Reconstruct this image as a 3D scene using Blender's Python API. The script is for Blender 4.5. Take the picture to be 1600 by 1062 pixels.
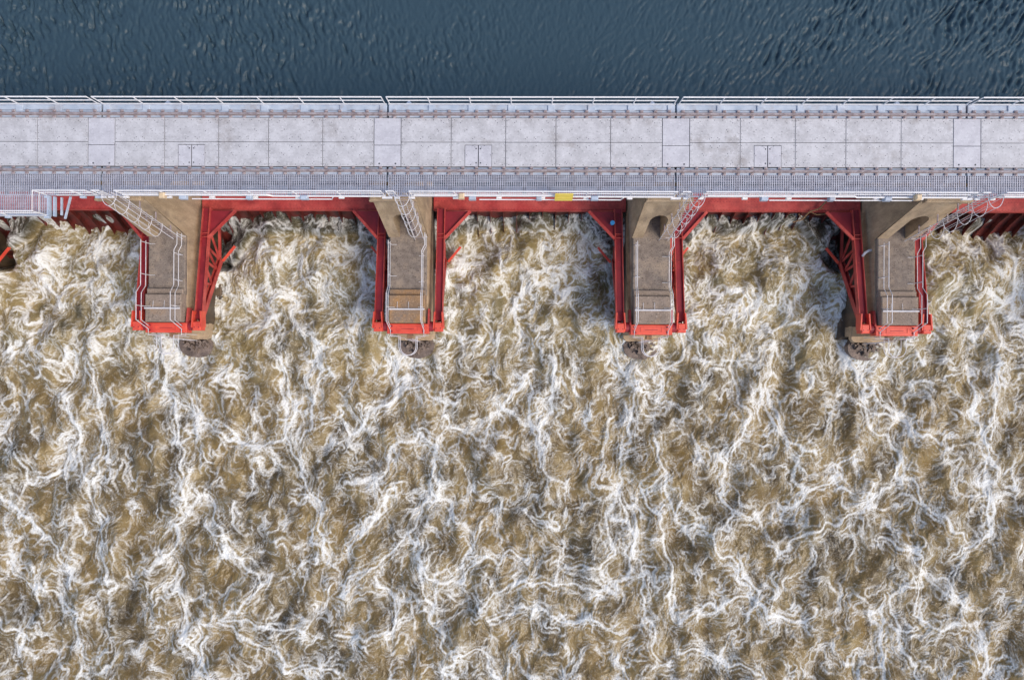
import bpy, math, random
import numpy as np
from mathutils import Vector, Matrix

S = bpy.context.scene
for o in list(bpy.data.objects):
    bpy.data.objects.remove(o)
COL = S.collection
R_ = math.radians
rnd = random.Random(5)

# ------------------------------------------------------------------ camera
cam = bpy.data.cameras.new("camera")
cam.sensor_width = 36.0
cam.lens = 27.0
cam.shift_x = -2.73 / 1600
cam.shift_y = 11.93 / 1600
cam.clip_end = 3000
cam_ob = bpy.data.objects.new("camera", cam)
COL.objects.link(cam_ob)
CR = Matrix(((0.9999189, -0.0048496, 0.0117769), (0.0048500, 0.9999882, -0.0000056), (-0.0117768, 0.0000627, 0.9999307)))
cam_ob.matrix_world = Matrix.Translation((-0.3457, 0.0753, 34.88)) @ CR.to_4x4()
S.camera = cam_ob

# ------------------------------------------------------------------ light
SUN_EL, SUN_AZ = R_(52), R_(116)        # azimuth measured from +Y towards +X
w = bpy.data.worlds.new("World")
S.world = w
w.use_nodes = True
nt = w.node_tree
bg = nt.nodes['Background']
sky = nt.nodes.new('ShaderNodeTexSky')
sky.sky_type = 'NISHITA'
sky.sun_disc = False
sky.sun_elevation = SUN_EL
sky.sun_rotation = SUN_AZ
sky.dust_density = 2.0
nt.links.new(sky.outputs[0], bg.inputs[0])
bg.inputs[1].default_value = 0.13
sl = bpy.data.lights.new("sun", 'SUN')
sl.energy = 1.4
sl.angle = R_(28)
sl.color = (1.0, 0.89, 0.73)
so = bpy.data.objects.new("sun", sl)
COL.objects.link(so)
sd = Vector((math.sin(SUN_AZ) * math.cos(SUN_EL), math.cos(SUN_AZ) * math.cos(SUN_EL), math.sin(SUN_EL)))
so.rotation_euler = sd.to_track_quat('Z', 'Y').to_euler()
so.location = sd * 60
S.view_settings.view_transform = 'Standard'
S.view_settings.look = 'None'
S.view_settings.exposure = 0.6
S.view_settings.gamma = 1.0
S.render.engine = 'CYCLES'

# ------------------------------------------------------------------ materials
MATS = {}
def mat(name, c1, c2=None, scale=3.0, rough=0.6, metal=0.0, c3=None, s3=0.6, t3=(0.5, 0.62), bump=0.0, bscale=40.0,
        lo=0.35, hi=0.65, stretch=(1, 1, 1), speck=0.0, spscale=30.0):
    m = bpy.data.materials.new(name)
    m.use_nodes = True
    n, l = m.node_tree.nodes, m.node_tree.links
    b = n['Principled BSDF']
    b.inputs['Roughness'].default_value = rough
    b.inputs['Metallic'].default_value = metal
    geo = n.new('ShaderNodeNewGeometry')
    mp = n.new('ShaderNodeMapping')
    mp.inputs['Scale'].default_value = stretch
    l.new(geo.outputs['Position'], mp.inputs[0])
    def noise(s, det=6, r=0.6):
        t = n.new('ShaderNodeTexNoise')
        t.inputs['Scale'].default_value = s
        t.inputs['Detail'].default_value = det
        t.inputs['Roughness'].default_value = r
        l.new(mp.outputs[0], t.inputs['Vector'])
        return t.outputs['Fac']
    def ramp(src, a, z):
        r = n.new('ShaderNodeMapRange')
        r.inputs[1].default_value = a
        r.inputs[2].default_value = z
        l.new(src, r.inputs[0])
        return r.outputs[0]
    def mix(f, a, z):
        x = n.new('ShaderNodeMix')
        x.data_type = 'RGBA'
        l.new(f, x.inputs[0])
        for v, i in ((a, 6), (z, 7)):
            if isinstance(v, tuple):
                x.inputs[i].default_value = (*v, 1)
            else:
                l.new(v, x.inputs[i])
        return x.outputs[2]
    col = c1
    if c2:
        col = mix(ramp(noise(scale), lo, hi), c1, c2)
    if c3:
        col = mix(ramp(noise(s3, 8, 0.65), *t3), col, c3)
    if speck:
        f = ramp(noise(spscale, 3, 0.7), 0.56, 0.68)
        k = n.new('ShaderNodeMath')
        k.operation = 'MULTIPLY'
        k.inputs[1].default_value = speck
        l.new(f, k.inputs[0])
        col = mix(k.outputs[0], col, tuple(min(1, v * 1.7 + .04) for v in c1))
        f = ramp(noise(spscale * .8 + 3, 3, 0.7), 0.44, 0.33)
        k = n.new('ShaderNodeMath')
        k.operation = 'MULTIPLY'
        k.inputs[1].default_value = speck
        l.new(f, k.inputs[0])
        col = mix(k.outputs[0], col, tuple(v * .35 for v in c1))
    if isinstance(col, tuple):
        b.inputs['Base Color'].default_value = (*col, 1)
    else:
        l.new(col, b.inputs['Base Color'])
    if bump:
        bp = n.new('ShaderNodeBump')
        bp.inputs['Strength'].default_value = bump
        bp.inputs['Distance'].default_value = 0.05
        l.new(noise(bscale, 8, 0.7), bp.inputs['Height'])
        l.new(bp.outputs[0], b.inputs['Normal'])
    MATS[name] = m
    return m

PLATE = mat('deck_plate_steel', (.43, .42, .435), (.57, .56, .58), 1.6, .55, c3=(.22, .185, .165), s3=.6, t3=(.56, .78), speck=.40, spscale=8)
COVER = mat('cover_plate_steel', (.46, .45, .485), (.57, .56, .595), 1.8, .5, speck=.3, spscale=8)
DARK = mat('dark_gap', (.05, .055, .07), (.08, .08, .095), 4, .8)
GIRD = mat('blue_grey_girder_paint', (.36, .43, .54), (.50, .56, .66), 2.2, .5, c3=(.33, .30, .31), s3=.9, t3=(.52, .72))
RUST = mat('rusty_rail_steel', (.21, .165, .175), (.38, .33, .34), 5, .6)
CLIP = mat('clip_steel', (.26, .20, .21), (.42, .36, .37), 9, .6)
GRAT = mat('galvanised_grating', (.42, .41, .47), (.56, .56, .63), 3, .5, metal=.2)
UNDER = mat('dark_bracket_paint', (.20, .22, .27), (.28, .30, .36), 3, .6)
PIPE = mat('pale_grey_pipe', (.60, .58, .61), (.72, .70, .72), 6, .45)
RAILW = mat('white_galvanised_pipe', (.74, .72, .72), (.84, .82, .83), 6, .45)
RED = mat('weathered_red_paint', (.44, .040, .036), (.58, .095, .075), 1.1, .5, c3=(.27, .028, .026), s3=1.3, t3=(.46, .72), speck=.30, spscale=7)
CRIM = mat('shaded_crimson_paint', (.22, .012, .022), (.30, .020, .032), 1.2, .55, c3=(.15, .012, .016), s3=1.1, t3=(.52, .75))  # gate red in a darker tone: web shade and dirt put into the colour
SHADR = mat('shaded_dark_red_paint', (.10, .018, .015), (.17, .026, .020), 2.5, .5, c3=(.035, .012, .010), s3=1.2, t3=(.45, .65))  # gate red darkened: shade below the top girder put into the colour
ORNG = mat('sunlit_orange_red_paint', (.66, .068, .040), (.78, .105, .06), 1.6, .45, c3=(.50, .035, .028), s3=1.4, t3=(.52, .75))  # gate red brightened: sunlight on the upper faces put into the colour
TAN = mat('tan_concrete', (.37, .265, .165), (.52, .385, .25), 1.5, .85, c3=(.26, .19, .13), s3=.9, t3=(.48, .70), bump=.35, bscale=9, stretch=(1.6, 1.6, .5), speck=.35, spscale=11)
TOPC = mat('dark_weathered_concrete', (.165, .13, .11), (.28, .23, .19), 2.6, .9, c3=(.36, .28, .21), s3=1.2, t3=(.50, .72), bump=.5, bscale=14, speck=.85, spscale=14)
ORC = mat('rust_stained_concrete', (.33, .20, .105), (.22, .165, .13), 1.1, .9, c3=(.40, .22, .09), s3=1.0, t3=(.50, .66), bump=.4, bscale=13, speck=.7, spscale=11)
WETC = mat('wet_brown_concrete', (.085, .062, .042), (.15, .10, .06), 1.3, .6, c3=(.04, .032, .026), s3=.9, t3=(.45, .6), bump=.4, bscale=9, stretch=(1, 1, .4))
GRYC = mat('grey_brown_concrete', (.24, .185, .145), (.32, .25, .20), 1.1, .9, c3=(.36, .23, .13), s3=.9, t3=(.56, .74), bump=.4, bscale=13, speck=.85, spscale=11)
DAMP = mat('damp_nose_concrete', (.135, .10, .085), (.25, .19, .155), 2.2, .7, c3=(.07, .05, .04), s3=1.6, t3=(.48, .66), bump=.5, bscale=10, speck=.6, spscale=9)
RUBB = mat('pinkish_rubble', (.30, .215, .18), (.42, .31, .27), 4, .9, speck=.6, spscale=12, bump=.4, bscale=12)
YEL = mat('yellow_sign_paint', (.80, .60, .08), (.86, .68, .14), 4, .5)
BOXT = mat('tan_lamp_housing', (.60, .45, .28), (.70, .54, .36), 5, .5)
BLUE = mat('bright_blue_plastic', (.05, .34, .75), (.08, .42, .8), 8, .4)
WOOD = mat('brown_driftwood', (.13, .07, .035), (.24, .14, .07), 9, .9)
GRAS = mat('dark_green_leaves', (.03, .045, .018), (.06, .08, .03), 9, .8)
BED = mat('brown_river_bed', (.05, .04, .03), (.08, .06, .04), .3, .9)

# ------------------------------------------------------------------ mesh helpers
class MB:
    def __init__(s):
        s.v, s.f, s.m = [], [], []
    def add(s, vs, fs, mi=0):
        k = len(s.v)
        s.v += [tuple(p) for p in vs]
        s.f += [tuple(i + k for i in f) for f in fs]
        s.m += [mi] * len(fs)
        return s
    def box(s, x0, x1, y0, y1, z0, z1, mi=0):
        v = [(x, y, z) for z in (z0, z1) for y in (y0, y1) for x in (x0, x1)]
        return s.add(v, [(0, 2, 3, 1), (4, 5, 7, 6), (0, 1, 5, 4), (2, 6, 7, 3), (0, 4, 6, 2), (1, 3, 7, 5)], mi)
    def cbox(s, x0, x1, y0, y1, z0, z1, c=.03, mi=0):
        """box with its top edges chamfered"""
        v = []
        for z, d in ((z0, 0), (z1 - c, 0), (z1, c)):
            v += [(x0 + d, y0 + d, z), (x1 - d, y0 + d, z), (x1 - d, y1 - d, z), (x0 + d, y1 - d, z)]
        f = [(3, 2, 1, 0), (8, 9, 10, 11)]
        for q in (0, 4):
            for i in range(4):
                j = (i + 1) % 4
                f.append((q + i, q + j, q + 4 + j, q + 4 + i))
        return s.add(v, f, mi)
    def bar(s, a, b, wd, ht, up=(0, 0, 1), mi=0):
        """rectangular bar from a to b; wd across, ht along up"""
        a, b, up = Vector(a), Vector(b), Vector(up)
        d = (b - a).normalized()
        sx = d.cross(up).normalized()
        u = sx.cross(d).normalized()
        v = []
        for p in (a, b):
            for i, j in ((-1, -1), (1, -1), (1, 1), (-1, 1)):
                v.append(p + sx * (i * wd / 2) + u * (j * ht / 2))
        return s.add(v, [(0, 1, 2, 3), (7, 6, 5, 4), (0, 4, 5, 1), (1, 5, 6, 2), (2, 6, 7, 3), (3, 7, 4, 0)], mi)
    def tube(s, pts, r, n=6, mi=0):
        pts = [Vector(p) for p in pts]
        rings = []
        prev = None
        for i, p in enumerate(pts):
            a = pts[max(i - 1, 0)]
            b = pts[min(i + 1, len(pts) - 1)]
            d = (b - a).normalized()
            ref = prev if prev is not None else (Vector((0, 0, 1)) if abs(d.z) < .9 else Vector((1, 0, 0)))
            x = (ref - d * ref.dot(d))
            if x.length < 1e-4:
                x = Vector((1, 0, 0)) - d * d.x
            x.normalize()
            prev = x
            y = d.cross(x)
            rings.append([p + x * (r * math.cos(2 * math.pi * k / n)) + y * (r * math.sin(2 * math.pi * k / n)) for k in range(n)])
        v = [q for g in rings for q in g]
        f = []
        for i in range(len(pts) - 1):
            for k in range(n):
                j = (k + 1) % n
                f.append((i * n + k, i * n + j, (i + 1) * n + j, (i + 1) * n + k))
        f.append(tuple(range(n - 1, -1, -1)))
        f.append(tuple(range((len(pts) - 1) * n, len(pts) * n)))
        return s.add(v, f, mi)
    def prism(s, poly, z0, z1, mi=0):
        n = len(poly)
        v = [(x, y, z0) for x, y in poly] + [(x, y, z1) for x, y in poly]
        f = [tuple(range(n - 1, -1, -1)), tuple(range(n, 2 * n))]
        f += [(i, (i + 1) % n, n + (i + 1) % n, n + i) for i in range(n)]
        return s.add(v, f, mi)
    def disc(s, x, y, z, r, n=6, mi=0):
        return s.add([(x + r * math.cos(2 * math.pi * k / n), y + r * math.sin(2 * math.pi * k / n), z) for k in range(n)], [tuple(range(n))], mi)
    def build(s, name, mats, parent=None, smooth=False):
        me = bpy.data.meshes.new(name)
        me.from_pydata(s.v, [], s.f)
        if not isinstance(mats, (list, tuple)):
            mats = [mats]
        for q in mats:
            me.materials.append(q)
        if len(mats) > 1:
            me.polygons.foreach_set('material_index', s.m)
        if smooth:
            me.polygons.foreach_set('use_smooth', [True] * len(me.polygons))
        me.update()
        o = bpy.data.objects.new(name, me)
        COL.objects.link(o)
        if parent:
            o.parent = parent
        return o

def tag(o, label=None, cat=None, group=None, kind=None):
    for k, v in (('label', label), ('category', cat), ('group', group), ('kind', kind)):
        if v:
            o[k] = v
    return o

def empty(name, loc=(0, 0, 0), rz=0.0):
    o = bpy.data.objects.new(name, None)
    o.empty_display_size = .3
    COL.objects.link(o)
    o.location = loc
    o.rotation_euler.z = rz
    return o

def copy_tree(o, parent=None):
    c = o.copy()
    COL.objects.link(c)
    if parent:
        c.parent = parent
    for ch in [q for q in bpy.data.objects if q.parent == o]:
        copy_tree(ch, c)
    return c

P = 13.1
JX = [(k - 1.5) * P for k in range(-1, 5)]     # joints / pier centres, left to right (6)
CX = [(k - 1.0) * P for k in range(-1, 4)]     # bay centres (5)

# ------------------------------------------------------------------ water (numpy helpers)
class Grid:
    def __init__(g, X0, X1, Y0, Y1, dx):
        g.dx = dx
        g.nx, g.ny = int((X1 - X0) / dx) + 1, int((Y1 - Y0) / dx) + 1
        g.fy = np.fft.fftfreq(g.ny, dx)[:, None]
        g.fx = np.fft.rfftfreq(g.nx, dx)[None, :]
        g.yy, g.xx = np.mgrid[0:g.ny, 0:g.nx].astype(np.float32)
        g.X = X0 + g.xx * dx
        g.Y = Y0 + g.yy * dx
    def field(g, lo, hi, slope, ax, ay, seed):
        k = np.hypot(g.fx * ax, g.fy * ay) + 1e-9
        amp = np.where((k > 1. / hi) & (k < 1. / lo), k ** (-slope), 0) * np.exp(-(1 / (k * hi)) ** 4)
        s = np.fft.irfft2(np.fft.rfft2(np.random.RandomState(seed).randn(g.ny, g.nx)) * amp, s=(g.ny, g.nx))
        return (s / s.std()).astype(np.float32)
    def blur(g, a, s):
        G = np.exp(-2 * (np.pi * s) ** 2 * (g.fx ** 2 + g.fy ** 2))
        return np.fft.irfft2(np.fft.rfft2(a) * G, s=(g.ny, g.nx)).astype(np.float32)
    def samp(g, a, x, y):
        x = np.clip(x, 0, g.nx - 1.01)
        y = np.clip(y, 0, g.ny - 1.01)
        i = x.astype(np.int32)
        j = y.astype(np.int32)
        u, v = x - i, y - j
        f = a.ravel()
        k = j * g.nx + i
        return (f[k] * (1 - u) + f[k + 1] * u) * (1 - v) + (f[k + g.nx] * (1 - u) + f[k + g.nx + 1] * u) * v
    def vel(g, phi, psi, D, Dr):
        gy, gx = np.gradient(phi)
        py, px = np.gradient(psi)
        n = np.sqrt((gx ** 2 + gy ** 2).mean())
        m = np.sqrt((px ** 2 + py ** 2).mean())
        return gx / n * D / g.dx - py / m * Dr / g.dx, gy / n * D / g.dx + px / m * Dr / g.dx
    def gather(g, phi, psi, D, Dr, steps=3, ss=2):
        """drift floating specks with the flow and count where they collect: foam lines"""
        vx, vy = g.vel(phi, psi, D, Dr)
        d = np.zeros(g.nx * g.ny)
        for a in range(ss):
            for b in range(ss):
                x = g.xx + (a + .5) / ss
                y = g.yy + (b + .5) / ss
                for s in range(steps):
                    qx, qy = g.samp(vx, x, y), g.samp(vy, x, y)
                    x = x + qx / steps
                    y = y + qy / steps
                i = np.round(x).astype(np.int64)
                j = np.round(y).astype(np.int64)
                ok = (i >= 0) & (i < g.nx) & (j >= 0) & (j < g.ny)
                d += np.bincount(j[ok] * g.nx + i[ok], minlength=g.nx * g.ny)
        return (d.reshape(g.ny, g.nx) / ss ** 2).astype(np.float32)
    def drag(g, a, phi, psi, D, Dr, n=4):
        vx, vy = g.vel(phi, psi, D, Dr)
        x, y = g.xx.copy(), g.yy.copy()
        for s in range(n):
            a1, b1 = g.samp(vx, x, y), g.samp(vy, x, y)
            x -= a1 / n
            y -= b1 / n
        return g.samp(a, x, y)
    def mesh(g, name, Z, m, attrs):
        nx, ny = g.nx, g.ny
        co = np.stack([g.X, g.Y, Z], 2).astype(np.float32).reshape(-1)
        a = (np.arange(ny - 1)[:, None] * nx + np.arange(nx - 1)[None, :]).ravel()
        q = np.stack([a, a + 1, a + nx + 1, a + nx], 1).astype(np.int32).ravel()
        me = bpy.data.meshes.new(name)
        me.vertices.add(nx * ny)
        me.vertices.foreach_set('co', co)
        me.loops.add(len(q))
        me.loops.foreach_set('vertex_index', q)
        me.polygons.add(len(q) // 4)
        me.polygons.foreach_set('loop_start', np.arange(0, len(q), 4, dtype=np.int32))
        me.polygons.foreach_set('use_smooth', np.ones(len(q) // 4, dtype=bool))
        me.materials.append(m)
        me.update(calc_edges=True)
        for k, v in attrs.items():
            t = me.attributes.new(k, 'FLOAT', 'POINT')
            t.data.foreach_set('value', v.astype(np.float32).ravel())
        o = bpy.data.objects.new(name, me)
        COL.objects.link(o)
        return o

# streaks of foam on the tailwater, in metres on the water plane
STREAKS = dict(A=[
    [(225, 0), (220, 180), (255, 260), (262, 400), (300, 490), (330, 560), (345, 680), (360, 770)], [(310, 60), (320, 200), (330, 280), (310, 390)],
    [(530, 180), (600, 190), (640, 260), (690, 260), (820, 330), (920, 300), (950, 180)], [(660, 480), (600, 540), (560, 640), (500, 710)],
    [(660, 480), (720, 620), (790, 700), (850, 760), (780, 830), (700, 870), (990, 910)], [(60, 340), (100, 430), (240, 400), (265, 330)],
    [(20, 480), (90, 560), (210, 680), (250, 780)], [(0, 650), (60, 730), (140, 780), (270, 850), (250, 960), (290, 1000)],
    [(570, 720), (590, 860), (600, 950), (680, 1050)], [(700, 880), (880, 980), (930, 1020), (1090, 1040)], [(1030, 0), (1020, 160), (970, 300)],
    [(900, 80), (925, 320), (970, 420), (1030, 520), (1040, 680)], [(0, 850), (80, 930), (60, 1000)], [(570, 190), (590, 330), (600, 520)]],
    B=[[(30, 440), (140, 430), (170, 340), (270, 280), (310, 330), (320, 450), (380, 540)], [(300, 460), (250, 560), (180, 660), (40, 740), (0, 800)],
    [(190, 450), (110, 560), (40, 650)], [(100, 240), (120, 200), (270, 120), (340, 190), (370, 260), (460, 300), (510, 200), (590, 120)],
    [(690, 0), (680, 200), (640, 280), (650, 380)], [(600, 100), (610, 260), (640, 340)], [(380, 760), (440, 690), (540, 650), (610, 690)],
    [(690, 690), (800, 700), (880, 660), (850, 570), (900, 430), (920, 300), (940, 150)], [(610, 740), (720, 740), (790, 780), (920, 740), (945, 640), (900, 480)],
    [(270, 680), (300, 740), (400, 760)], [(930, 560), (960, 700), (1000, 880), (1030, 1000)], [(1000, 280), (1040, 420), (1080, 560), (1150, 560)],
    [(970, 450), (1020, 560), (1050, 700), (1060, 850)], [(470, 830), (490, 780), (600, 740)], [(500, 870), (590, 820), (700, 860), (830, 860)],
    [(350, 1050), (380, 970), (480, 960), (500, 1040)], [(130, 730), (180, 800), (200, 880), (150, 920), (0, 920)], [(260, 620), (280, 800), (330, 900), (360, 960)],
    [(470, 560), (380, 720)], [(330, 470), (300, 480)]],
    C=[[(170, 0), (175, 110), (220, 200), (200, 280), (150, 340), (150, 480), (170, 540), (110, 600)], [(290, 20), (270, 120), (330, 290), (430, 340)],
    [(585, 80), (590, 250), (660, 280), (720, 400), (790, 500), (900, 600)], [(610, 200), (700, 230), (760, 270), (830, 300)], [(550, 340), (490, 410), (350, 500), (330, 560)],
    [(600, 420), (590, 520), (500, 540), (380, 590), (330, 640)], [(915, 60), (925, 230), (960, 300), (970, 400), (990, 480), (965, 590), (900, 620)],
    [(985, 0), (980, 160), (970, 280)], [(640, 600), (740, 640), (780, 710), (850, 740), (900, 820)], [(760, 740), (740, 830), (800, 870), (880, 880)],
    [(640, 780), (650, 900), (630, 1050)], [(660, 780), (700, 920), (760, 1050)], [(100, 600), (180, 690), (230, 780), (290, 840), (400, 870), (430, 820)],
    [(240, 790), (60, 830), (0, 860)], [(0, 960), (150, 990), (260, 1020)]])
HW = 45.9 / 1200

def tailwater_fields(g):
    X, Y = g.X, g.Y
    sm = lambda t: np.clip(t, 0, 1) ** 2 * (3 - 2 * np.clip(t, 0, 1))
    # distance to the streaks, with a wandering edge
    wx = X + .13 * g.field(.5, 3, 2.2, 1, 1, 31)
    wy = Y + .13 * g.field(.5, 3, 2.2, 1, 1, 32)
    near = np.zeros_like(X)
    wide = np.zeros_like(X)
    for key, ox in (('A', 0), ('B', 530), ('C', 1060)):
        for ln in STREAKS[key]:
            pts = [((ox + a * .4914 - 828) * HW, (545 - (540 + b * .4914)) * HW) for a, b in ln]
            for (ax, ay), (bx, by) in zip(pts[:-1], pts[1:]):
                i0 = max(0, int((min(ax, bx) - 3 - X[0, 0]) / g.dx)); i1 = int((max(ax, bx) + 3 - X[0, 0]) / g.dx)
                j0 = max(0, int((min(ay, by) - 3 - Y[0, 0]) / g.dx)); j1 = int((max(ay, by) + 3 - Y[0, 0]) / g.dx)
                if i1 <= i0 or j1 <= j0:
                    continue
                px, py = wx[j0:j1, i0:i1], wy[j0:j1, i0:i1]
                L2 = (bx - ax) ** 2 + (by - ay) ** 2
                t = np.clip(((px - ax) * (bx - ax) + (py - ay) * (by - ay)) / L2, 0, 1)
                d2 = (px - ax - t * (bx - ax)) ** 2 + (py - ay - t * (by - ay)) ** 2
                near[j0:j1, i0:i1] = np.maximum(near[j0:j1, i0:i1], np.exp(-d2 / .085 ** 2) + .40 * np.exp(-((np.sqrt(d2) - .34) / .05) ** 2) + .2 * np.exp(-((np.sqrt(d2) - .7) / .05) ** 2))
                wide[j0:j1, i0:i1] = np.maximum(wide[j0:j1, i0:i1], np.exp(-d2 / .75 ** 2))
    up = sm((Y + 3.5) / 6.5)
    phi = g.field(.8, 10, 2.7, .85, .95, 11) + .7 * g.blur(wide, .2)
    psi = g.field(1.0, 7, 2.6, .7, .8, 12)
    big = g.gather(phi, psi, .75, .40, steps=4)
    phm = g.field(.3, 3.5, 2.0, .8, .95, 13)
    psm = g.field(.3, 2.5, 2., .8, .8, 14)
    med = g.gather(phm, psm, .22, .06, ss=3)
    med2 = g.drag(g.blur(med, .022), phi, psi, .22, .18)
    bigs = g.blur(big, .035)
    halo = g.blur(np.minimum(big, 5), .25)
    pat = g.field(1.2, 12, 2.0, .8, 1., 18)
    mid = g.field(.4, 2.2, 1.2, .8, 1., 19)
    fib = g.field(.1, .35, .3, .75, 1.3, 17)
    def strands(lo, hi, sl, ax, ay, seed, w, dr, lev=(0,)):
        """thin connected lines: level lines of a field carried along by the current"""
        a = g.field(lo, hi, sl, ax, ay, seed)
        if dr:
            a = g.drag(a, phi, psi, .20 * dr, .55 * dr)
            a = g.drag(a, phm, psm, .05, .045, 2)
        gy, gx = np.gradient(a, g.dx)
        m = np.sqrt(gx * gx + gy * gy) + .25 / hi
        return max((np.exp(-((a - l) / m / w) ** 2) for l in lev), key=lambda q: 0) if len(lev) == 1 else np.maximum.reduce([np.exp(-((a - l) / m / w) ** 2) for l in lev])
    s1 = strands(1.1, 6.0, 2.4, .85, .9, 51, .075, 1.3, (-.8, .0, .8))
    s2 = strands(.55, 2.6, 2.0, .8, .95, 52, .052, 1.2, (-.5, .5))
    s3 = strands(.26, 1.1, 1.6, .75, 1.05, 53, .036, .9)
    s4 = strands(.14, .55, 1.2, .75, 1.1, 54, .027, .5)
    fade = lambda seed, lo, hi: np.clip(.55 + .45 * g.field(lo, hi, 1.2, .8, 1, seed), .05, 1.3)
    den = np.clip(.09 + .15 * pat + .12 * mid + .05 * (halo - .8) + .40 * up + .05 * wide + .45 * np.exp(-((P / 2 - np.abs((X + 1.5 * P) % P - P / 2) - 1.2).clip(0, 9) / .5) ** 2) * sm((Y + 2.5) / 1.5) + .22 * np.exp(-((P / 2 - np.abs((X + 1.5 * P) % P - P / 2)) / .8) ** 2) * sm((Y + 6) / 3), 0.0, 1.3)
    ln = lambda a, t, k: np.clip((a - t) / k, 0, 1.2)
    f = 1.1 * ln(bigs, 1.3, 4.5) * (.5 + .7 * den)
    f = f + .28 * ln(med2, .9, 3.2) * (.25 + 1.0 * den)
    f = f + 1.0 * s1 * fade(61, 1.2, 6) * (.62 + .4 * den) + .64 * s2 * fade(62, .4, 4) * (.50 + .7 * den)
    f = f + .44 * s3 * fade(63, .3, 3) * (.38 + 1.0 * den) + .25 * s4 * fade(64, .3, 3) * (.25 + 1.1 * den)
    down = 1 - sm((Y + 10) / 11)
    f = f * (1.0 - .10 * down + .12 * up) + near * (1.05 + .4 * den) + .30 * np.clip(den - .52, 0, 1)
    f = np.clip(f * np.exp(.24 * fib), 0, 20)
    foam = 1 - np.exp(-1.25 * f ** 1.6)
    hb = .09 * (1 - np.exp(-g.blur(big, .10) * .5)) + .03 * (1 - np.exp(-med2 * .5)) + .020 * s2 + .012 * s3 + .09 * wide
    hf = g.field(.12, 1.6, 1.4, .75, 1.1, 20)
    h = -.13 * g.blur(phi, .1) - .028 * g.blur(phm, .06) + hb + .013 * g.drag(hf, phi, psi, .2, .2) + .005 * fib + .15 * g.field(.9, 6, 2.4, .75, 1, 22)
    # mean surface: boils up in each bay, drops into the pockets beside the gate arms
    bx = np.abs((X + 1.5 * P) % P - P / 2)              # distance from the bay centre
    wob = g.field(.8, 5, 2.2, 1, 1, 71)
    edge = sm((bx + .3 * wob - 3.4) / 1.5)
    yw = Y + .25 * wob
    kb = np.floor((X + 1.5 * P) / P) + 1                # bay index, 1 = first whole bay
    left = (X + 1.5 * P) % P < P / 2
    big_gap = np.where(((kb <= 1) & left) | ((kb == 3) & ~left), 1.0, 0.0)
    base = np.choose(kb.clip(0, 4).astype(int), [7.2, 6.7, 6.95, 6.8, 7.1])
    yf = base - (1.0 + .9 * big_gap) * sm((bx - 2.2) / 2.6) + .22 * wob
    trough = sm((Y - yf) / .45)
    gap = big_gap * sm((bx + .2 * wob - 3.8) / 1.4) * sm((Y - 4.4) / .7) * (1 - sm((Y - 6.6) / .8))
    mound = .75 * np.exp(-((Y - 4.8) / 1.9) ** 2) * (1 - .5 * edge) + .3 * np.exp(-((Y - 1.) / 3.0) ** 2)
    nose = .0 * np.exp(-((P / 2 - bx) / 1.5) ** 2 - ((Y + .8) / .7) ** 2)
    Zm = mound + nose + .25
    Z = -11.0 + h * (1 + .3 * up) + Zm * (1 - trough) + 1.45 * trough - 1.9 * gap
    deep = np.clip(.85 * trough + gap, 0, 1)
    foam = foam * (1 - .22 * trough) * (1 - .25 * gap)
    air = (1 - deep) * np.clip(.03 + .32 * g.blur(np.minimum(foam, 1), .2) + .45 * g.blur(np.minimum(foam, 1), .6) + .16 * g.field(.5, 4, 1.6, .8, 1.1, 24) + .2 * up, 0, 1)
    air = air * (1 - .15 * down)
    silt = np.clip(.54 - .08 * down + .25 * g.field(.8, 12, 2., .8, 1, 23), 0, 1)
    return Z, foam, silt, up, air, deep

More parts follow.
